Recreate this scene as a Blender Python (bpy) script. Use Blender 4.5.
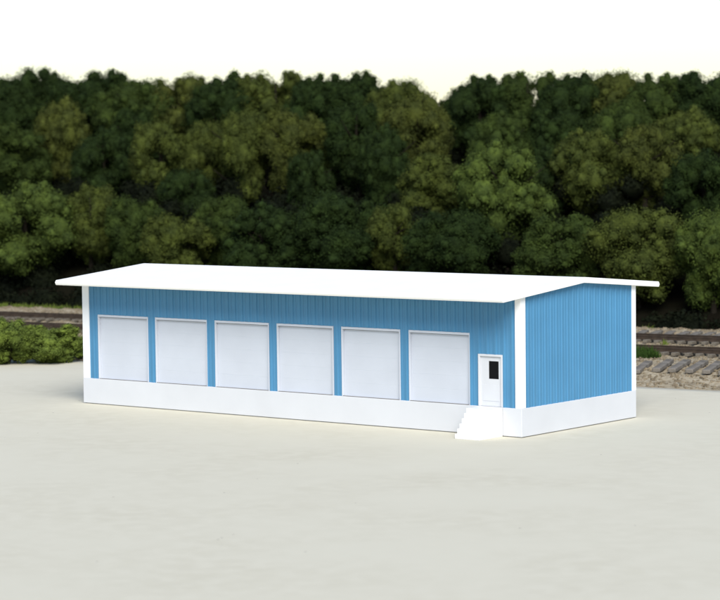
import bpy, bmesh, math, random
import numpy as np
from mathutils import Vector, Matrix
random.seed(7); rng = np.random.default_rng(11)
R = math.radians
scene = bpy.context.scene
for o in list(bpy.data.objects): bpy.data.objects.remove(o)

# ------------------------------------------------------------ camera
CP = Vector((55.427, -80.466, 11.914)); YAW, PIT, ROL = R(38.237), R(-3.774), R(-0.635)
FPX = 2501.969
fwd = Vector((-math.sin(YAW)*math.cos(PIT), math.cos(YAW)*math.cos(PIT), math.sin(PIT)))
_r = Vector((math.cos(YAW), math.sin(YAW), 0)); _u = _r.cross(fwd)
cr = math.cos(ROL)*_r + math.sin(ROL)*_u; cu = -math.sin(ROL)*_r + math.cos(ROL)*_u
cd = bpy.data.cameras.new('camera'); cam = bpy.data.objects.new('camera', cd)
scene.collection.objects.link(cam); scene.camera = cam
m3 = Matrix((cr, cu, -fwd)).transposed()
cam.matrix_world = Matrix.Translation(CP) @ m3.to_4x4()
cd.sensor_width = 36; cd.lens = FPX/720*36; cd.clip_start = .5; cd.clip_end = 3000
cd.dof.use_dof = True; cd.dof.focus_distance = 104; cd.dof.aperture_fstop = .52

# ------------------------------------------------------------ light
SUN_EL, SUN_DIR = 40, Vector((.71, -.70, 0)).normalized()      # towards the sun, on plan
SUN_STRENGTH, SUN_ANGLE, SKY = 3.5, 34, .115
EXPOSURE = 0.40
w = bpy.data.worlds.new("World"); scene.world = w; w.use_nodes = True
nt = w.node_tree; bg = nt.nodes['Background']
sky = nt.nodes.new('ShaderNodeTexSky'); sky.sky_type = 'NISHITA'; sky.sun_disc = False
sky.sun_elevation = R(SUN_EL); sky.sun_rotation = math.atan2(SUN_DIR.x, SUN_DIR.y)
sky.air_density = 1.0; sky.dust_density = .5; sky.ozone_density = 1.2
nt.links.new(sky.outputs[0], bg.inputs[0]); bg.inputs[1].default_value = SKY
sl = bpy.data.lights.new('sun', 'SUN'); so = bpy.data.objects.new('sun', sl); scene.collection.objects.link(so)
sl.energy = SUN_STRENGTH; sl.angle = R(SUN_ANGLE); sl.color = (1, .965, .90)
sd = (SUN_DIR*math.cos(R(SUN_EL)) + Vector((0, 0, math.sin(R(SUN_EL)))))
so.rotation_euler = sd.to_track_quat('Z', 'Y').to_euler(); so.location = (40, -60, 60)
vs = scene.view_settings; vs.view_transform = 'Standard'; vs.look = 'None'; vs.exposure = EXPOSURE; vs.gamma = 1

# ------------------------------------------------------------ helpers
COL = scene.collection
def tag(o, label=None, cat=None, group=None, kind=None):
    if label: o['label'] = label
    if cat: o['category'] = cat
    if group: o['group'] = group
    if kind: o['kind'] = kind
    return o
def empty(name, loc=(0, 0, 0), rz=0):
    o = bpy.data.objects.new(name, None); o.empty_display_size = .5
    COL.objects.link(o); o.location = loc; o.rotation_euler = (0, 0, rz); return o
def link_mesh(name, me, mat, parent=None):
    o = bpy.data.objects.new(name, me); COL.objects.link(o)
    if mat is not None:
        if len(me.materials) == 0: me.materials.append(mat)
    if parent: o.parent = parent
    return o
class MB:
    def __init__(s): s.v = []; s.f = []
    def quad(s, *p):
        n = len(s.v); s.v += [tuple(q) for q in p]; s.f.append(tuple(range(n, n+len(p))))
    def box(s, x0, x1, y0, y1, z0, z1):
        n = len(s.v)
        s.v += [(x0,y0,z0),(x1,y0,z0),(x1,y1,z0),(x0,y1,z0),(x0,y0,z1),(x1,y0,z1),(x1,y1,z1),(x0,y1,z1)]
        s.f += [tuple(n+i for i in q) for q in ((0,3,2,1),(4,5,6,7),(0,1,5,4),(1,2,6,5),(2,3,7,6),(3,0,4,7))]
    def prism(s, poly, axis, a, b):
        """closed 2D polygon extruded along an axis; poly in the other two coordinates"""
        n = len(s.v); k = len(poly)
        for c in (a, b):
            for p in poly:
                s.v.append({'x': (c, p[0], p[1]), 'y': (p[0], c, p[1]), 'z': (p[0], p[1], c)}[axis])
        s.f.append(tuple(range(n, n+k))[::-1]); s.f.append(tuple(range(n+k, n+2*k)))
        for i in range(k):
            j = (i+1) % k; s.f.append((n+i, n+j, n+k+j, n+k+i))
    def tube(s, pts, rads, seg=7):
        n0 = len(s.v); P = [Vector(p) for p in pts]
        for i, p in enumerate(P):
            d = (P[min(i+1, len(P)-1)]-P[max(i-1, 0)]).normalized()
            a = d.orthogonal().normalized(); b = d.cross(a)
            if i == 0: a0 = a
            else:
                a = (a0 - d*a0.dot(d)).normalized(); b = d.cross(a); a0 = a
            for k in range(seg):
                t = 2*math.pi*k/seg; s.v.append(tuple(p+(a*math.cos(t)+b*math.sin(t))*rads[i]))
        for i in range(len(P)-1):
            for k in range(seg):
                k2 = (k+1) % seg; s.f.append((n0+i*seg+k, n0+i*seg+k2, n0+(i+1)*seg+k2, n0+(i+1)*seg+k))
        s.f.append(tuple(n0+(len(P)-1)*seg+k for k in range(seg)))
    def mesh(s, name, fix=True, bevel=0, seg=2):
        me = bpy.data.meshes.new(name); me.from_pydata(s.v, [], s.f); me.update()
        if fix or bevel:
            bm = bmesh.new(); bm.from_mesh(me)
            bmesh.ops.recalc_face_normals(bm, faces=bm.faces)
            if bevel:
                bmesh.ops.bevel(bm, geom=list(bm.edges), offset=bevel, segments=seg, affect='EDGES', profile=.5, clamp_overlap=True)
            bm.to_mesh(me); bm.free()
        return me
    def build(s, name, mat, parent=None, bevel=0, seg=2, fix=True):
        return link_mesh(name, s.mesh(name, fix, bevel, seg), mat, parent)
def np_mesh(name, V, F):
    """V (n,3), F (m,4)"""
    me = bpy.data.meshes.new(name); k = F.shape[1]
    me.vertices.add(len(V)); me.vertices.foreach_set('co', V.astype(np.float32).ravel())
    me.loops.add(F.size); me.loops.foreach_set('vertex_index', F.astype(np.int32).ravel())
    me.polygons.add(len(F)); me.polygons.foreach_set('loop_start', np.arange(0, F.size, k, dtype=np.int32))
    me.polygons.foreach_set('loop_total', np.full(len(F), k, dtype=np.int32))
    me.update(calc_edges=True); me.validate(); return me

# ------------------------------------------------------------ materials
def mat(name, col, rough=.6, var=0, scale=1.0, bump=0, bscale=8, spec=.4, coat=0, col2=None, detail=4, metallic=0, trans=0):
    m = bpy.data.materials.new(name); m.use_nodes = True; n = m.node_tree; b = n.nodes['Principled BSDF']
    b.inputs['Roughness'].default_value = rough; b.inputs['Specular IOR Level'].default_value = spec
    b.inputs['Metallic'].default_value = metallic; b.inputs['Coat Weight'].default_value = coat
    c = (*col, 1); b.inputs['Base Color'].default_value = c
    tc = n.nodes.new('ShaderNodeTexCoord')
    if var or col2:
        no = n.nodes.new('ShaderNodeTexNoise'); no.inputs['Scale'].default_value = scale; no.inputs['Detail'].default_value = detail
        n.links.new(tc.outputs['Object'], no.inputs['Vector'])
        rp = n.nodes.new('ShaderNodeValToRGB'); rp.color_ramp.elements[0].position = .32; rp.color_ramp.elements[1].position = .68
        a = col2 if col2 else [x*(1-var) for x in col]; d = col if col2 else [min(1, x*(1+var)) for x in col]
        rp.color_ramp.elements[0].color = (*a, 1); rp.color_ramp.elements[1].color = (*d, 1)
        n.links.new(no.outputs[0], rp.inputs[0]); n.links.new(rp.outputs[0], b.inputs['Base Color'])
    if bump:
        nb = n.nodes.new('ShaderNodeTexNoise'); nb.inputs['Scale'].default_value = bscale; nb.inputs['Detail'].default_value = 6
        n.links.new(tc.outputs['Object'], nb.inputs['Vector'])
        bp = n.nodes.new('ShaderNodeBump'); bp.inputs['Strength'].default_value = bump; bp.inputs['Distance'].default_value = .1
        n.links.new(nb.outputs[0], bp.inputs['Height']); n.links.new(bp.outputs[0], b.inputs['Normal'])
    return m
M = {}
M['blue'] = mat('blue_siding', (.068, .222, .385), .42, .05, .6, spec=.35)
M['white'] = mat('white_trim', (.82, .83, .84), .4, .02, 1)
M['roof'] = mat('white_roof', (.90, .89, .85), .45, .015, .8)
M['dock'] = mat('foundation_white', (.585, .597, .625), .5, .03, .5, bump=.05, bscale=3)
M['gdoor'] = mat('pale_grey_door', (.515, .545, .605), .38, .03, .7, spec=.45)
M['pdoor'] = mat('pale_door', (.585, .597, .625), .4, .03, 1)
M['seal'] = mat('grey_seal', (.16, .15, .14), .8)
M['glass'] = mat('dark_glass', (.003, .003, .004), .3, spec=.15)
M['stair'] = mat('white_stairs', (.72, .72, .71), .45, .02, 1)
M['rail'] = mat('rusty_rail', (.055, .038, .026), .6, .3, 3, metallic=.3)
M['tie'] = mat('weathered_tie', (.15, .13, .10), .85, col2=(.08, .065, .05), scale=2.5, bump=.4, bscale=10)
M['loose'] = mat('grey_tie', (.19, .17, .145), .85, col2=(.09, .08, .065), scale=2.5, bump=.4, bscale=10)
M['bark'] = mat('bark', (.018, .015, .011), .9, .3, 3, bump=.6, bscale=6, spec=.05)  # colour darkened to stand for the shade around the trunks
M['stone'] = mat('ballast_stone', (.25, .20, .13), .9, col2=(.11, .085, .052), scale=1.7)

def ground_mat(name, cols, scales, speck=None, rough=.85, bump=.15, bscale=6):
    m = bpy.data.materials.new(name); m.use_nodes = True; n = m.node_tree; b = n.nodes['Principled BSDF']; L = n.links
    b.inputs['Roughness'].default_value = rough; b.inputs['Specular IOR Level'].default_value = .2
    g = n.nodes.new('ShaderNodeNewGeometry'); prev = None
    for i, (c, s) in enumerate(zip(cols[1:], scales)):
        no = n.nodes.new('ShaderNodeTexNoise'); no.inputs['Scale'].default_value = s; no.inputs['Detail'].default_value = 5
        mp = n.nodes.new('ShaderNodeMapping'); mp.inputs['Location'].default_value = (i*13.1, i*7.7, 0)
        L.new(g.outputs['Position'], mp.inputs[0]); L.new(mp.outputs[0], no.inputs['Vector'])
        rp = n.nodes.new('ShaderNodeValToRGB'); rp.color_ramp.elements[0].position = .4; rp.color_ramp.elements[1].position = .66
        L.new(no.outputs[0], rp.inputs[0])
        mx = n.nodes.new('ShaderNodeMix'); mx.data_type = 'RGBA'
        L.new(rp.outputs[0], mx.inputs[0])
        if prev is None: mx.inputs[6].default_value = (*cols[0], 1)
        else: L.new(prev, mx.inputs[6])
        mx.inputs[7].default_value = (*c, 1); prev = mx.outputs[2]
    if speck:
        vo = n.nodes.new('ShaderNodeTexVoronoi'); vo.inputs['Scale'].default_value = speck[1]
        L.new(g.outputs['Position'], vo.inputs['Vector'])
        lt = n.nodes.new('ShaderNodeMath'); lt.operation = 'LESS_THAN'; lt.inputs[1].default_value = speck[2]; L.new(vo.outputs['Distance'], lt.inputs[0])
        sp = n.nodes.new('ShaderNodeSeparateColor'); L.new(vo.outputs['Color'], sp.inputs[0])
        l2 = n.nodes.new('ShaderNodeMath'); l2.operation = 'LESS_THAN'; l2.inputs[1].default_value = speck[3]; L.new(sp.outputs[0], l2.inputs[0])
        mu = n.nodes.new('ShaderNodeMath'); mu.operation = 'MULTIPLY'; L.new(lt.outputs[0], mu.inputs[0]); L.new(l2.outputs[0], mu.inputs[1])
        mx = n.nodes.new('ShaderNodeMix'); mx.data_type = 'RGBA'; L.new(mu.outputs[0], mx.inputs[0]); L.new(prev, mx.inputs[6])
        mx.inputs[7].default_value = (*speck[0], 1); prev = mx.outputs[2]
    L.new(prev, b.inputs['Base Color'])
    nb = n.nodes.new('ShaderNodeTexNoise'); nb.inputs['Scale'].default_value = bscale; nb.inputs['Detail'].default_value = 6
    L.new(g.outputs['Position'], nb.inputs['Vector'])
    bp = n.nodes.new('ShaderNodeBump'); bp.inputs['Strength'].default_value = bump; bp.inputs['Distance'].default_value = .1
    L.new(nb.outputs[0], bp.inputs['Height']); L.new(bp.outputs[0], b.inputs['Normal'])
    return m
M['pave'] = ground_mat('pale_pavement', [(.575, .545, .445), (.60, .572, .472), (.55, .518, .418), (.59, .56, .46)], [.05, .16, 1.3], speck=((.30, .27, .22), .8, .035, .35), bump=.05, bscale=2)
M['gravel'] = ground_mat('gravel', [(.28, .23, .15), (.36, .30, .21), (.19, .15, .095), (.39, .34, .25)], [.35, 1.4, 5.0], bump=.6, bscale=5)
M['forest'] = mf = ground_mat('forest_floor', [(.008, .007, .005), (.010, .010, .006)], [.6], bump=.5, bscale=2)  # shade under the crowns is put into this near-black floor colour
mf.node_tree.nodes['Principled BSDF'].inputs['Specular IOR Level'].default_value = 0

def leaf_mat(name, col, var=.25, tint=(1.1, 1.05, .8)):
    m = bpy.data.materials.new(name); m.use_nodes = True; n = m.node_tree; b = n.nodes['Principled BSDF']; L = n.links
    b.inputs['Roughness'].default_value = .85; b.inputs['Specular IOR Level'].default_value = .06
    g = n.nodes.new('ShaderNodeNewGeometry'); no = n.nodes.new('ShaderNodeTexNoise'); no.inputs['Scale'].default_value = 1.1; no.inputs['Detail'].default_value = 5
    L.new(g.outputs['Position'], no.inputs['Vector'])
    rp = n.nodes.new('ShaderNodeValToRGB'); rp.color_ramp.elements[0].position = .35; rp.color_ramp.elements[1].position = .68
    rp.color_ramp.elements[0].color = (*[c*(1-var) for c in col], 1); rp.color_ramp.elements[1].color = (*[c*(1+var)*t for c, t in zip(col, tint)], 1)
    L.new(no.outputs[0], rp.inputs[0])
    mx = n.nodes.new('ShaderNodeMix'); mx.data_type = 'RGBA'; mx.blend_type = 'MULTIPLY'; mx.inputs[0].default_value = 1
    r2 = n.nodes.new('ShaderNodeMapRange'); r2.inputs[3].default_value = .78; r2.inputs[4].default_value = 1.22
    L.new(g.outputs['Random Per Island'], r2.inputs[0])
    L.new(rp.outputs[0], mx.inputs[6]); L.new(r2.outputs[0], mx.inputs[7]); L.new(mx.outputs[2], b.inputs['Base Color'])
    return m
LEAF = dict(olive=leaf_mat('olive_leaves', (.042, .055, .014)), green=leaf_mat('green_leaves', (.026, .041, .011)),
            dark=leaf_mat('dark_leaves', (.014, .025, .0075)), bright=leaf_mat('bright_leaves', (.046, .068, .017)),
            brown=leaf_mat('brownish_leaves', (.044, .054, .014)), shrub=leaf_mat('shrub_leaves', (.09, .125, .028)),
            under=leaf_mat('shade_black_undergrowth', (.005, .007, .0035)), grass=leaf_mat('grass_blades', (.035, .07, .016)))  # undergrowth colour is near black: the wood's inner shade painted in

# ------------------------------------------------------------ pixel/terrain geometry of the place
A0 = Vector((-61.3, 30.5, 0)); T = Vector((.9923, .1238, 0)); N = Vector((-.1238, .9923, 0))
def uv(u, v, z=0): return A0 + T*u + N*v + Vector((0, 0, z))
def inv(x, y): d = Vector((x, y, 0))-A0; return d.dot(T), d.dot(N)
def smooth(a, b, x): t = min(1, max(0, (x-a)/(b-a))); return t*t*(3-2*t)
def H(v, u=0):
    h = -.03
    if v > -18: h += .5*smooth(-18.2, -10.5, v)
    h += .12*smooth(2.2, 4.2, v)*(1-smooth(7, 8.5, v))
    if v > 10: h += .28*(v-10)*smooth(10, 16, v)
    if v > 40: h -= .28*(v-40)+.9*smooth(45, 90, v)
    return h
def ray(px, py): return (fwd*1 + cr*((px-360)/FPX) - cu*((py-300)/FPX))
def at_ground(px, py, z): d = ray(px, py); return CP + d*((z-CP.z)/d.z)
def at_v(px, py, v):
    d = ray(px, py); c = (CP-A0).dot(N); return CP + d*((v-c)/d.dot(N))

# ------------------------------------------------------------ setting
def sheet(name, us, vs_, hf, m):
    V = np.array([uv(u, v, hf(v, u)) for v in vs_ for u in us]); nu = len(us)
    F = np.array([(j*nu+i, j*nu+i+1, (j+1)*nu+i+1, (j+1)*nu+i) for j in range(len(vs_)-1) for i in range(nu-1)])
    o = link_mesh(name, np_mesh(name, V, F), m); tag(o, kind='structure')
    for p in o.data.polygons: p.use_smooth = True
    return o
rg = random.Random(3)
us = list(np.linspace(-160, 260, 260)); 
wob = {i: rg.uniform(-.06, .06) for i in range(len(us))}
pv = [-400, -100, -60, -30, -19]
V = []; F = []
for v in pv:
    for i, u in enumerate(us): V.append(tuple(uv(u, v, 0)))
for i, u in enumerate(us): V.append(tuple(uv(u, -18.1+wob[i]*2, 0)))
for i, u in enumerate(us): V.append(tuple(uv(u, -18.05+wob[i]*2, -.06)))
nu = len(us)
for j in range(len(pv)+1):
    for i in range(nu-1): F.append((j*nu+i, j*nu+i+1, (j+1)*nu+i+1, (j+1)*nu+i))
pave = link_mesh('pavement', np_mesh('pavement', np.array(V), np.array(F)), M['pave']); tag(pave, kind='structure')
def Hn(v, u):
    h = H(v, u)
    if -17.5 < v < 8.4: h += .07*math.sin(u*1.7+v*2.1)*math.sin(v*1.3-u*.6)+.03*math.sin(u*5.1+v*3)
    return h
sheet('gravel_ground', list(np.arange(-60, 160, .5)), list(np.arange(-20, 9.6, .4)), Hn, M['gravel'])
sheet('forest_floor', list(np.arange(-160, 260, 3)), [8.6]+list(np.arange(10, 60, 2))+[60, 80, 100, 600], lambda v, u: H(v, u)+(.4*math.sin(u*.3+v*.5) if v > 16 else -.02), M['forest'])
sheet('far_ground', [-900, -60, 160, 900], [-20.2, 13], lambda v, u: -.2 if v < 0 else -.1, M['gravel'])

# stones of the ballast and gravel: nobody could count them
def stones(name, n, urange, vrange, smin, smax, seed):
    r = np.random.default_rng(seed)
    base = np.array([(-1,-1,-.6),(1,-1,-.6),(1,1,-.6),(-1,1,-.6),(-.7,-.7,.6),(.7,-.7,.6),(.7,.7,.6),(-.7,.7,.6)])
    fq = np.array([(4,5,6,7),(0,1,5,4),(1,2,6,5),(2,3,7,6),(3,0,4,7)])
    U = r.uniform(*urange, n); W = r.uniform(*vrange, n); S = r.uniform(smin, smax, n)
    V = np.zeros((n, 8, 3))
    for i in range(n):
        a = r.uniform(0, 6.28); c, s = math.cos(a), math.sin(a)
        b = base*(1+r.uniform(-.35, .35, (8, 3)))*S[i]; x = b[:, 0]*c-b[:, 1]*s; y = b[:, 0]*s+b[:, 1]*c
        p = uv(U[i], W[i], Hn(W[i], U[i])+S[i]*.3)
        V[i, :, 0] = x+p.x; V[i, :, 1] = y+p.y; V[i, :, 2] = b[:, 2]+p.z
    F = (fq[None]+np.arange(n)[:, None, None]*8).reshape(-1, 4)
    o = link_mesh(name, np_mesh(name, V.reshape(-1, 3), F), M['stone']); return o
tag(stones('ballast_stones', 42000, (-20, 85), (-17.7, 8.8), .025, .075, 5), 'loose pale brown ballast stones strewn between the pavement and the rail tracks', 'gravel', kind='stuff')

# ------------------------------------------------------------ rail tracks
def rail_profile():
    return [(-.075, 0), (.075, 0), (.07, .03), (.015, .05), (.015, .15), (.036, .165), (.036, .2), (-.036, .2), (-.036, .165), (-.015, .15), (-.015, .05), (-.07, .03)]
rr = random.Random(21)
def tie_mesh(L=2.7, wd=.24, h=.17, seed=0):
    b = MB(); b.box(-wd/2, wd/2, -L/2, L/2, 0, h); me = b.mesh('tie', bevel=.015, seg=1)
    return me
tm = tie_mesh()
rm_ = MB(); rm_.prism(rail_profile(), 'x', -60, 60); rail_me = rm_.mesh('rail')
ang = math.atan2(T.y, T.x)
def track(v, z, label):
    t = empty('railway_track', uv(30, v, z), ang); tag(t, label, 'railway track', 'railway tracks in front of the trees')
    for s in (-.72, .72):
        o = link_mesh('rail', rail_me, M['rail'], t); o.location = (0, s, .15)
    n = 99
    for i in range(n):
        o = link_mesh('tie', tm, M['tie'], t); o.location = (-32+i*.66+rr.uniform(-.04, .04), rr.uniform(-.08, .08), rr.uniform(-.02, .01)); o.rotation_euler = (0, 0, rr.uniform(-.03, .03))
    return t
track(0.3, .50, 'rusty railway track nearest the dark trees, farther of the two tracks')
track(-6.4, .50, 'rusty railway track nearer the blue warehouse and the loose ties')

# loose ties lying on the gravel at right
LT = [((636, 373.5), (652, 363.5), 'grey loose tie half hidden by the white right corner of the warehouse'),
      ((656, 372.8), (669, 364.5), 'grey loose tie second from the warehouse corner on the gravel'),
      ((671.5, 373.2), (686, 365), 'dark ended loose tie in the middle of the row of loose ties'),
      ((689, 374), (702.5, 366), 'loose tie just right of the middle in the row on the gravel'),
      ((706, 374.8), (717, 367), 'last whole loose tie before the right edge of the picture'),
      ((722, 376), (733, 368.5), 'loose tie cut off by the right edge of the picture')]
lm = MB(); lm.box(-.2, .2, -1.35, 1.35, 0, .2); lme = lm.mesh('loose_tie', bevel=.02, seg=1)
for (a, b, lab) in LT:
    p = at_ground(*a, .25)
    for _ in range(4):
        u, v = inv(p.x, p.y); p = at_ground(*a, H(v)+.12)
    q = at_ground(*b, H(v)+.3)
    d = Vector((q.x-p.x, q.y-p.y, 0)); d.normalize()
    c = p + d*1.35; u, v = inv(c.x, c.y)
    o = link_mesh('loose_tie', lme, M['loose']); o.location = (c.x, c.y, H(v)+.03)
    o.rotation_euler = (R(4.5), 0, math.atan2(d.y, d.x)-math.pi/2)
    tag(o, lab, 'railway tie', 'loose ties lying in a row on the gravel')
# weathered ties lying beyond the far track
OLD = ['old tie beyond the far track, closest to the white warehouse corner',
 'old tie beyond the far track, first clear one right of the warehouse',
 'old tie beyond the far track, second clear one right of the warehouse',
 'old tie beyond the far track, just left of the middle of its visible row',
 'old tie beyond the far track, in the middle of its visible row',
 'old tie beyond the far track, just right of the middle of its visible row',
 'old tie beyond the far track, the last whole one before the right edge']
for i in range(7):
    u = 43.3+i*.78+rr.uniform(-.1, .1)
    o = link_mesh('old_tie', lme, M['loose']); o.location = uv(u, 3.6+rr.uniform(-.1, .1), .52); o.rotation_euler = (0, 0, ang+rr.uniform(-.1, .1)+.2)
    tag(o, OLD[i], 'railway tie', 'old ties lying beyond the far track')

# ------------------------------------------------------------ warehouse
L, D, HF, HW = 23.78, 8.33, 1.146, 5.42
a_, s_, w_, HD = .874, 3.486, 3.05, 4.03
DR, DW, DH = .844, 1.19, 3.22
OF, OL, OR_, HE, HR = 1.6, .20, .27, 5.63, 6.10      # overhangs, top of roof at eave and ridge
TH = .23
b = empty('warehouse', (-L/2, D/2, 0))
tag(b, 'long blue corrugated warehouse with white gabled roof, six loading doors and white dock base', 'warehouse')
class Part(MB):
    def build(s, name, m, parent=b, **k):
        o = super().build(name, m, None, **k); return o
def par(o, p=b):
    o.parent = p; o.matrix_parent_inverse = Matrix.Identity(4)
    return o
OFFS = Vector((-L/2, D/2, 0))
def put(mb, name, m, parent=b, **k):
    mb.v = [(x-OFFS.x, y-OFFS.y, z) for x, y, z in mb.v]
    return mb.build(name, m, parent, **k)

# foundation: two cast lengths at the front with a seam right of the door
q = MB(); q.box(-L-.06, -DR-.012, -.07, D+.06, .03, HF); q.box(-DR+.012, .07, -.07, D+.03, .03, HF); q.box(-DR-.02, -DR+.02, -.055, D, .035, HF-.01); q.box(-L+.05, -.04, .03, D-.03, -.02, .5)
put(q, 'foundation', M['dock'], bevel=.012, seg=1)

RP, RW, RS, RD = .40, .08, .022, .042
def prof(x0, x1, ph=0):
    """rib profile offsets between x0 and x1"""
    xs = {x0, x1}
    k = math.floor((x0-ph)/RP)-1
    while ph+k*RP < x1+RP:
        c = ph+k*RP
        for e in (c-RW/2-RS, c-RW/2, c+RW/2, c+RW/2+RS):
            if x0 < e < x1: xs.add(e)
        for e in (c+RP/2-.022, c+RP/2, c+RP/2+.022):
            if x0 < e < x1: xs.add(e)
        k += 1
    out = []
    for x in sorted(xs):
        t = abs((x-ph+RP/2) % RP - RP/2)
        h = RD*min(1, max(0, (RW/2+RS-t)/RS))
        if abs(t-RP/2) < .004: h = -.02
        out.append((x, h))
    return out
def siding_front(q, x0, x1, z0, z1):
    P = prof(x0, x1)
    for (xa, ha), (xb, hb) in zip(P, P[1:]):
        q.quad((xa, -ha, z0), (xb, -hb, z0), (xb, -hb, z1), (xa, -ha, z1))
zroof = lambda y: HE-TH-.0+(HR-HE)*(min(y, D-y)+OF)/(D/2+OF)   # underside of the roof
q = MB()
TL = .34; TR = .24
xs0 = [-L+a_+i*s_ for i in range(6)]
segs = [(-L+TL, xs0[0])]+[(xs0[i]+w_, xs0[i+1]) for i in range(5)]+[(xs0[5]+w_, -DR-DW), (-DR, -TR)]
for x0, x1 in segs[:6]: siding_front(q, x0, x1, HF, HD)
siding_front(q, segs[6][0], segs[6][1], HF, HD); siding_front(q, segs[7][0], segs[7][1], HF, HD)
siding_front(q, -DR-DW, -DR, DH, HD)
siding_front(q, -L+TL, -TR, HD, zroof(0)+.05)
put(q, 'front_wall', M['blue'], fix=False)
def siding_side(q, y0, y1, xw, sgn):
    P = prof(y0, y1, .1)
    pts = sorted(set([p[0] for p in P]+[D/2])); d = dict(P)
    for ya, yb in zip(pts, pts[1:]):
        ha = d.get(ya, 0); hb = d.get(yb, 0)
        w4 = [(xw+sgn*ha, ya, HF), (xw+sgn*hb, yb, HF), (xw+sgn*hb, yb, zroof(yb)+.05), (xw+sgn*ha, ya, zroof(ya)+.05)]
        q.quad(*(w4 if sgn > 0 else w4[::-1]))
q = MB(); siding_side(q, TR+.02, D-.27, 0, 1); put(q, 'side_wall', M['blue'], fix=False)
q = MB(); siding_side(q, .3, D-.3, -L, -1); put(q, 'side_wall', M['blue'], fix=False)
q = MB(); P = prof(-L+.3, -.3)
for (xa, ha), (xb, hb) in zip(P, P[1:]): q.quad((xb, D+hb, HF), (xa, D+ha, HF), (xa, D+ha, zroof(D)+.05), (xb, D+hb, zroof(D)+.05))
put(q, 'back_wall', M['blue'], fix=False)
# corner trims: L shaped posts
for (cx, cy, wx, wy) in ((0, 0, -TR, TR+.02), (-L, 0, TL, .3), (0, D, -.3, -.27), (-L, D, .3, -.3)):
    q = MB(); sx = 1 if wx < 0 else -1; sy = -1 if wy > 0 else 1; t = .055
    ox, oy = cx+sx*t, cy+sy*t
    poly = [(ox, oy), (cx+wx, oy), (cx+wx, cy-sy*.03), (cx-sx*.03, cy-sy*.03), (cx-sx*.03, cy+wy), (ox, cy+wy)]
    q.prism(poly, 'z', HF+.003, zroof(0)+.03); put(q, 'corner_trim', M['white'], bevel=.01, seg=2)
# roof
q = MB()
y0, y1, ym = -OF, D+OF, D/2
r0 = .09
poly = [(y0+.05, HE-TH), (y0, HE-TH+.09), (y0, HE-.1), (y0+.06, HE-.01), (ym-.25, HR-.02), (ym, HR), (ym+.25, HR-.02), (y1-.06, HE-.01), (y1, HE-.1), (y1, HE-TH+.09), (y1-.05, HE-TH), (ym, HR-TH)]
q.prism(poly, 'x', -L-OL, OR_); put(q, 'roof', M['roof'], bevel=.035, seg=3)
# loading doors
RC = .10
for i, x0 in enumerate(xs0):
    x1 = x0+w_
    q = MB(); z0, z1 = HF+.012, HD-.12
    g = .012; n = 5; zz = z0
    X0, X1 = x0+.055, x1-.055
    # sectional door leaf: five panels with a shallow groove between them
    prof_ = [(RC+.06, z0)]
    for k in range(n):
        za = z0+(z1-z0)*k/n; zb = z0+(z1-z0)*(k+1)/n
        prof_ += [(RC, za+.008), (RC, zb-.008)]
        if k < n-1: prof_ += [(RC+.004, zb)]
    prof_ += [(RC+.06, z1)]
    q.prism(prof_, 'x', X0, X1)
    d = put(q, 'loading_door', M['gdoor'])
    q = MB(); q.box(x0+.001, x0+.05, -.038, RC+.08, HF+.004, HD-.002); q.box(x1-.05, x1-.001, -.038, RC+.08, HF+.004, HD-.002)
    q.box(x0+.051, x1-.051, -.036, RC+.07, HD-.10, HD-.003)
    put(q, 'door_frame', M['white'] if 0 else M['gdoor'], d, bevel=.008, seg=1)
    q = MB(); q.box(x0+.06, x1-.06, -.03, RC-.01, HF+.002, HF+.02); put(q, 'threshold', M['dock'], d)
    q = MB(); q.box(x0+.06, x1-.06, -.036, -.0315, HF+.003, HF+.03); put(q, 'door_seal', M['seal'], d)
# entrance door
x0, x1 = -DR-DW, -DR
wx0, wx1 = x0+.40*DW, x0+.80*DW; wz1 = DH-.27; wz0 = DH-.98
q = MB()
yf = .03
q.box(x0+.09, wx0, yf, yf+.05, HF+.01, DH-.09); q.box(wx1, x1-.09, yf, yf+.05, HF+.01, DH-.09)
q.box(wx0, wx1, yf, yf+.05, HF+.01, wz0); q.box(wx0, wx1, yf, yf+.05, wz1, DH-.09)
# raised lower panel
q.box(x0+.2, x1-.2, yf-.012, yf-.001, HF+.22, HF+.85)
dr = put(q, 'entrance_door', M['pdoor'])
q = MB(); q.box(x0+.001, x0+.088, -.045, .09, HF+.003, DH-.001); q.box(x1-.088, x1-.001, -.045, .09, HF+.003, DH-.001); q.box(x0+.0885, x1-.0885, -.044, .088, DH-.088, DH-.002)
put(q, 'door_frame', M['pdoor'], dr, bevel=.008, seg=1)
q = MB(); q.box(wx0+.002, wx1-.002, yf+.018, yf+.03, wz0+.002, wz1-.002); gl = put(q, 'door_window', M['glass'], dr)
# stairs
SX0, SX1 = -DR-DW+.02, -DR+.0
q = MB(); n = 6; ld = .82; td = .155
poly = [(-.072, 0), (-.072, HF-.01), (-.072-ld, HF-.01)]
z = HF-.01
for k in range(1, n):
    z2 = (HF-.01)*(1-k/n); poly += [(-.072-ld-td*(k-1), z2), (-.072-ld-td*k, z2)]
poly += [(-.072-ld-td*(n-1), 0)]
q.prism(poly, 'x', SX0, SX1); put(q, 'stairs', M['stair'], bevel=.008, seg=1)

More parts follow.
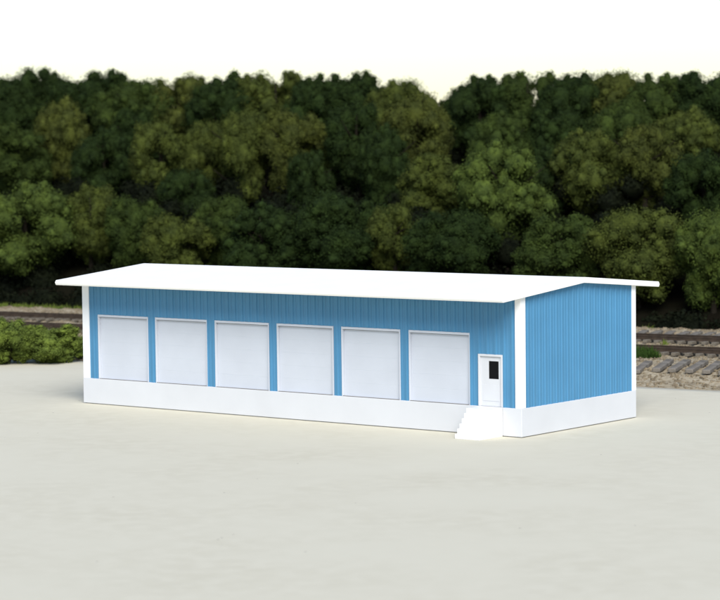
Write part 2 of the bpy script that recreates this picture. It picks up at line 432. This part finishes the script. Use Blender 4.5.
# ------------------------------------------------------------ foliage
def unit_sphere(nu=9, nv=6):
    V = []; F = []
    for j in range(nv+1):
        a = math.pi*(j+.04)/(nv+.08)
        for i in range(nu): t = 2*math.pi*(i+.5*(j % 2))/nu; V.append((math.sin(a)*math.cos(t), math.sin(a)*math.sin(t), math.cos(a)))
    for j in range(nv):
        for i in range(nu): k = (i+1) % nu; F.append((j*nu+i, (j+1)*nu+i, (j+1)*nu+k, j*nu+k))
    return np.array(V), np.array(F)
def crown_mesh(name, seed, lobes=26, leaves=13000, leaf=.12, squash=1.0, top=1.0, rl=(.26, .42)):
    """unit crown: radius about 1, height from 0 to 2*squash; leaf sized faces on many overlapping lobes"""
    r = np.random.default_rng(seed)
    C = []; RR = []
    for i in range(lobes):
        th = r.uniform(0, 2*math.pi); zc = 1-2*(i+.5)/lobes; zc = zc*.95
        rr_ = math.sqrt(max(0, 1-zc*zc))
        k = r.uniform(.55, .86)
        x, y, z_ = math.cos(th)*rr_*k, math.sin(th)*rr_*k, zc*k
        if z_ < 0: x *= (1+.42*z_); y *= (1+.42*z_)
        C.append((x, y, z_*top)); RR.append(r.uniform(*rl))
    C = np.array(C); RR = np.array(RR)
    # secondary lumps on lobes
    C2 = []; R2 = []
    for c, q_ in zip(C, RR):
        for _ in range(7):
            d = r.normal(size=3); d /= np.linalg.norm(d); C2.append(c+d*q_*.9); R2.append(q_*r.uniform(.3, .5))
    C = np.vstack([C, C2]); RR = np.concatenate([RR, R2])
    pr_ = RR**2/np.sum(RR**2); idx = r.choice(len(C), leaves, p=pr_)
    d = r.normal(size=(leaves, 3)); d /= np.linalg.norm(d, axis=1)[:, None]
    P = C[idx]+d*(RR[idx]*r.uniform(.78, 1.22, leaves))[:, None]
    # leaves buried inside a neighbouring lobe are dropped
    keep = np.ones(len(P), bool)
    for c, q_ in zip(C, RR): keep &= np.linalg.norm(P-c, axis=1) > q_*.72
    P = P[keep]; d = d[keep]; n = len(P)
    nrm = d+r.normal(size=(n, 3))*.4+np.array([0, 0, .15]); nrm /= np.linalg.norm(nrm, axis=1)[:, None]
    t = np.cross(nrm, r.normal(size=(n, 3))); t /= np.linalg.norm(t, axis=1)[:, None]; bt = np.cross(nrm, t)
    s = (leaf*r.uniform(.5, 1.0, n)*.5)[:, None]
    V = np.stack([P-t*s*1.2, P-bt*s*.8+nrm*s*.2, P+t*s*1.2, P+bt*s*.8-nrm*s*.2], axis=1)
    V = V.reshape(-1, 3); F = np.arange(n*4).reshape(-1, 4)
    # solid cores added inside the lobes to block light leaking through the leaves
    SV, SF = unit_sphere()
    cv = []; cf = []; o = len(V)
    for c, q_ in zip(C, RR):
        cv.append(SV*(q_*.74*r.uniform(.8, 1.1, (len(SV), 1)))+c); cf.append(SF+o); o += len(SV)
    V = np.vstack([V]+cv); F = np.vstack([F]+cf)
    V[..., 2] = (V[..., 2]/top+1)*squash
    return np_mesh(name, V, F)
CR = [crown_mesh('crown', 100+i, lobes=22+i*3, leaves=46000, leaf=.046, squash=1.0) for i in range(6)]
CRT = [crown_mesh('crown', 200+i, lobes=30, leaves=46000, leaf=.046, squash=1.0, rl=(.24, .36)) for i in range(3)]
def trunk_mesh(seed):
    r = random.Random(seed); b_ = MB()
    pts = [(0, 0, -.3)]; z_ = 0; x = y = 0
    for i in range(5):
        z_ += .2; x += r.uniform(-.02, .02); y += r.uniform(-.02, .02); pts.append((x, y, z_))
    b_.tube(pts, [.034, .026, .022, .018, .012, .006], 8)
    for k in range(6):
        h = r.uniform(.3, .75); a = r.uniform(0, 6.28); l = r.uniform(.18, .32)
        b_.tube([(0, 0, h), (math.cos(a)*l*.5, math.sin(a)*l*.5, h+l*.3), (math.cos(a)*l, math.sin(a)*l, h+l*.8)], [.012, .008, .003], 6)
    return b_.mesh('trunk')
TRK = [trunk_mesh(i) for i in range(4)]
tc_ = 0
def tree(px, topy, wpx, v, kind, label, hfrac=.82, name='tree'):
    """tree standing on the slope at v metres past the far track; wpx and topy are read off the photo's scale at its distance"""
    global tc_; tc_ += 1
    if v > 38: topy -= 8; wpx *= 1.16
    if v < 19: hfrac = .93
    r = random.Random(tc_*17)
    p = at_v(px, 250, v); u, vv = inv(p.x, p.y); base = H(v)
    top = at_v(px, topy, v).z
    dist = (p-CP).dot(fwd); wd = wpx*dist/FPX
    ht = top-base
    t = empty(name, (p.x, p.y, base-.1), r.uniform(0, 6.28))
    tag(t, label, 'tree', 'trees of the dark wood behind the tracks')
    cm = (CR+CRT)[r.randrange(9)]
    c = bpy.data.objects.new('crown', cm); COL.objects.link(c); c.parent = t
    if len(cm.materials) == 0: cm.materials.append(LEAF['green'])
    c.material_slots[0].link = 'OBJECT'; c.material_slots[0].material = LEAF[kind]
    ch = ht*hfrac
    c.scale = (wd/2*r.uniform(1.0, 1.12), wd/2*r.uniform(1.0, 1.15), ch/2); c.location = (0, 0, ht-ch+.1); c.rotation_euler = (0, 0, r.uniform(0, 6))
    k = link_mesh('trunk', TRK[r.randrange(4)], M['bark'], t); k.scale = (ht*1.1, ht*1.1, ht*.9)
    return t
TREES = [
 # front row
 (28, 183, 98, 15, 'bright', 'big bright green tree of the front row at the left edge'),
 (93, 188, 50, 17, 'olive', 'narrow olive tree of the front row just right of the big leftmost one'),
 (133, 194, 66, 16, 'green', 'green round tree right above the left end of the white roof'),
 (174, 212, 78, 14, 'olive', 'low olive tree behind the left part of the roof'),
 (226, 195, 56, 17, 'green', 'slim green tree between a low olive tree and a dark round one behind the roof'),
 (264, 207, 84, 14, 'dark', 'dark green round tree behind the second loading door of the warehouse'),
 (338, 194, 92, 15, 'dark', 'widest dark green tree of the front row, behind the middle of the roof'),
 (394, 201, 58, 16, 'olive', 'small olive brown tree of the front row between two dark green ones'),
 (455, 209, 86, 14, 'dark', 'dark green tree of the front row below the tall bright green one'),
 (508, 146, 92, 20, 'bright', 'tall bright green tree right of the centre, brightest crown of the wood'),
 (562, 214, 92, 13.5, 'green', 'low dome shaped green tree above the blue side wall'),
 (640, 206, 96, 14, 'olive', 'wide olive tree of the front row above the right eave'),
 (714, 208, 76, 13.5, 'bright', 'yellow green tree of the front row at the right edge'),
 (-30, 205, 60, 15, 'green', 'green front row tree of which only the right side shows at the left edge'),
 # middle rows
 (18, 126, 74, 29, 'green', 'green tree at the left edge above the big bright one'),
 (66, 101, 52, 34, 'brown', 'yellowish tall tree near the upper left corner'),
 (106, 128, 56, 29, 'dark', 'dark green tree left of the round olive one, upper left'),
 (161, 118, 60, 28, 'olive', 'round olive tree standing out against a black gap, upper left'),
 (207, 120, 46, 30, 'olive', 'narrow olive tree next right of the round olive one'),
 (185, 168, 50, 23, 'dark', 'dark half hidden tree above the left part of the roof'),
 (248, 109, 58, 29, 'olive', 'tall olive tree in the left third of the middle row'),
 (293, 107, 70, 30, 'brown', 'broad brownish olive tree left of the centre, middle row'),
 (310, 150, 50, 24, 'dark', 'shaded dark tree under the broad brownish olive one'),
 (360, 102, 64, 30, 'dark', 'dark green tree near the top, just left of the pale sky gap tree'),
 (419, 96, 68, 31, 'brown', 'tall yellowish tree touching the pale gap of sky'),
 (432, 153, 72, 23, 'olive', 'round olive tree below the pale gap of sky'),
 (478, 158, 46, 24, 'dark', 'slim dark tree squeezed left of the tall bright green one'),
 (545, 150, 54, 25, 'dark', 'dark tree just right of the tall bright green one'),
 (592, 130, 76, 26, 'olive', 'wide olive tree right of centre with drooping ragged crown'),
 (646, 121, 66, 27, 'brown', 'tall yellow olive tree in the upper right'),
 (704, 148, 68, 23, 'dark', 'dark green tree at the right edge of the middle row'),
 # back row
 (505, 112, 60, 33, 'green', 'green tree above and behind the tall bright green one'),
 (556, 108, 62, 35, 'dark', 'dark tree between the tall bright green one and the wide ragged olive one, top rows'),
 (620, 104, 60, 35, 'green', 'green tree rising behind the wide ragged olive one'),
 (686, 110, 64, 35, 'olive', 'olive tree behind the tall yellow olive one, upper right'),
 (330, 118, 50, 33, 'green', 'green tree between the broad brownish olive one and the dark one near the top'),
 (136, 108, 50, 35, 'dark', 'dark tree in the black gap left of the round olive one'),
 (386, 128, 50, 27, 'dark', 'dark tree in the black gap left of the tall yellowish one'),
 (5, 84, 66, 41, 'dark', 'dark back row tree in the upper left corner'),
 (44, 78, 60, 43, 'dark', 'dark back row tree left of the yellowish tall one'),
 (96, 82, 64, 42, 'dark', 'shaded back row tree right of the yellowish tall one, upper left'),
 (140, 86, 60, 41, 'green', 'green back row tree over the round olive one'),
 (184, 80, 62, 43, 'brown', 'brownish back row tree in the upper left third'),
 (228, 84, 62, 42, 'dark', 'dark back row tree above the narrow olive ones'),
 (276, 79, 64, 43, 'olive', 'olive back row tree above the broad brownish olive one'),
 (322, 83, 62, 42, 'dark', 'dark back row tree just left of the top centre'),
 (364, 78, 62, 43, 'dark', 'tallest dark back row tree by the top centre'),
 (402, 86, 50, 41, 'olive', 'olive back row tree just left of the pale gap of sky'),
 (479, 84, 60, 41, 'dark', 'dark green back row tree just right of the pale gap of sky'),
 (530, 79, 62, 43, 'green', 'green back row tree behind the tall bright green one'),
 (574, 83, 60, 42, 'dark', 'dark back row tree above the wide ragged olive one'),
 (616, 78, 60, 43, 'brown', 'brownish back row tree in the upper right'),
 (660, 82, 62, 42, 'green', 'green back row tree second from the upper right corner'),
 (706, 79, 66, 43, 'dark', 'dark back row tree in the upper right corner'),
]
for tr in TREES: tree(*tr)

# undergrowth and the far wood on both sides of the picture: one mass
def mass(name, blobs, per, leaf, m, seed):
    r = np.random.default_rng(seed); Vs = []
    for (p, rad) in blobs:
        n = int(per*rad*rad); d = r.normal(size=(n, 3)); d /= np.linalg.norm(d, axis=1)[:, None]
        d[:, 2] = np.abs(d[:, 2])*1.0-.1
        P = np.array(p)+d*rad*r.uniform(.75, 1.1, n)[:, None]
        nrm = d+r.normal(size=(n, 3))*.5; nrm /= np.linalg.norm(nrm, axis=1)[:, None]
        t = np.cross(nrm, r.normal(size=(n, 3))); t /= np.linalg.norm(t, axis=1)[:, None]; bt = np.cross(nrm, t)
        s = leaf*r.uniform(.5, 1, n)[:, None]*.5
        Vs.append(np.stack([P-t*s, P-bt*s*.8, P+t*s, P+bt*s*.8], axis=1))
    V = np.concatenate(Vs).reshape(-1, 3); F = np.arange(len(V)).reshape(-1, 4)
    SV, SF = unit_sphere(); o = len(V); cv = [V]; cf = [F]  # solid cores added inside the blobs so no light passes
    for (p, rad) in blobs:
        cv.append(SV*(rad*.66*r.uniform(.8, 1.1, (len(SV), 1)))+np.array(p)); cf.append(SF+o); o += len(SV)
    return link_mesh(name, np_mesh(name, np.vstack(cv), np.vstack(cf)), m)
bl = []; r = random.Random(9)
for i in range(170):
    v = r.uniform(9.2, 12.5); u = r.uniform(-25, 75); bl.append((uv(u, v, H(v)-.3), r.uniform(.5, 1.3)))
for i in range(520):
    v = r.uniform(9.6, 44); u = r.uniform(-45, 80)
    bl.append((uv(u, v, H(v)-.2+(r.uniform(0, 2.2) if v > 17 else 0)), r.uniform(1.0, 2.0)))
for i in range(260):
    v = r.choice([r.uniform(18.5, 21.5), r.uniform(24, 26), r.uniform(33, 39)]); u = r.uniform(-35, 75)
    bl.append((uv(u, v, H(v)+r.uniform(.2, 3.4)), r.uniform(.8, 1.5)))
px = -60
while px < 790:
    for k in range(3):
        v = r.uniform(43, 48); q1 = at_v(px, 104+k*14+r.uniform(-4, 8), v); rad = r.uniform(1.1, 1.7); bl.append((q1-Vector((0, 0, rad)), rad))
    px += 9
tag(mass('undergrowth', bl, 160, .26, LEAF['under'], 4), 'undergrowth coloured near black as the shade in the gaps of the wood', 'undergrowth', kind='stuff')  # near-black leaf colour stands for shade between the trees
bl = []
for i in range(150):
    v = r.uniform(13, 44); u = r.choice([r.uniform(-95, -35), r.uniform(75, 140)])
    bl.append((uv(u, v, H(v)+r.uniform(1, 5)), r.uniform(2, 3.4)))
tag(mass('far_wood', bl, 90, .4, LEAF['green'], 6), 'wood continuing along the slope on both sides', 'wood', kind='stuff')

# shrubs beside the warehouse at left
SH = [crown_mesh('foliage', 300+i, lobes=30, leaves=26000, leaf=.06, squash=.5, rl=(.26, .38)) for i in range(3)]
def twig_mesh(seed):
    r = random.Random(seed); b_ = MB()
    for k in range(6):
        a = r.uniform(0, 6.28); b_.tube([(0, 0, -.05), (math.cos(a)*.2, math.sin(a)*.2, .25), (math.cos(a)*.5, math.sin(a)*.5, .6)], [.03, .02, .008], 5)
    return b_.mesh('stems')
TW = twig_mesh(2)
SHR = [(8, 366, 322, 56, 'bright green bushy shrub at the left edge of the picture'),
       (53, 364.5, 327, 62, 'wide rounded shrub between the leftmost shrub and the warehouse corner'),
       (86, 360, 335, 36, 'small shrub partly hidden behind the white left corner of the warehouse'),
       (30, 360, 326, 44, 'shrub seen in the dip behind and between the two wide shrubs'),
       (-2, 352, 319, 24, 'yellowish shrub peeking over the leftmost one')]
for i, (px, by, ty, wpx, lab) in enumerate(SHR):
    p = at_ground(px, by-2, 0.0); dist = (p-CP).dot(fwd); wd = wpx*dist/FPX
    u, v = inv(p.x, p.y); z0 = max(0, H(v))
    t = empty('shrub', (p.x, p.y, z0), i*1.3); tag(t, lab, 'shrub', 'shrubs by the left end of the warehouse')
    ht = (by-ty)*dist/FPX*.97
    me = SH[i % 3]
    c = bpy.data.objects.new('foliage', me); COL.objects.link(c); c.parent = t
    if len(me.materials) == 0: me.materials.append(LEAF['shrub'])
    c.scale = (wd/2*1.1, wd/2, ht*1.08); c.location = (0, 0, -.14)
    s2 = link_mesh('stems', TW, M['bark'], t); s2.scale = (wd/2, wd/2, ht)
# grass: tufts by the right corner, on the tracks and along the trees
def blades(name, spots, label, h=(.15, .45), m=None):
    r = np.random.default_rng(len(spots)+1); V = []
    for (c, rad, n) in spots:
        for _ in range(n):
            a = r.uniform(0, 6.28); q_ = rad*math.sqrt(r.uniform(0, 1)); x = c.x+math.cos(a)*q_; y = c.y+math.sin(a)*q_*.7
            u, v = inv(x, y); z_ = H(v, u)-.02; hh = r.uniform(*h)*(1.2-q_/rad*.7); a2 = r.uniform(0, 6.28); w2 = .03
            lx, ly = r.uniform(-.15, .15), r.uniform(-.15, .15)
            dx, dy = math.cos(a2)*w2, math.sin(a2)*w2
            V += [(x-dx, y-dy, z_), (x+dx, y+dy, z_), (x+lx+dx*.2, y+ly+dy*.2, z_+hh), (x+lx-dx*.2, y+ly-dy*.2, z_+hh)]
    V = np.array(V); o = link_mesh(name, np_mesh(name, V, np.arange(len(V)).reshape(-1, 4)), m or LEAF['grass'])
    tag(o, label, 'grass', kind='stuff'); return o
sp = []
c = at_ground(640, 361, .3); sp += [(c, 1.1, 900)]
c = at_ground(650, 361.5, .3); sp += [(c, .5, 250)]
blades('grass_tuft', sp, 'green grass tuft on the gravel by the right corner of the warehouse', (.3, .7))
sp = [(at_ground(664, 345, .5), .25, 90)]
for i in range(60):
    u = random.uniform(-8, 12); sp.append((uv(u, random.uniform(8, 9.6)), .5, 60))
for i in range(20):
    u = random.uniform(12, 60); sp.append((uv(u, random.uniform(8, 9.6)), .4, 30))
blades('grass', sp, 'thin yellow green grass along the foot of the wood', (.1, .4), LEAF['shrub'])
scene.cycles.use_denoising = True
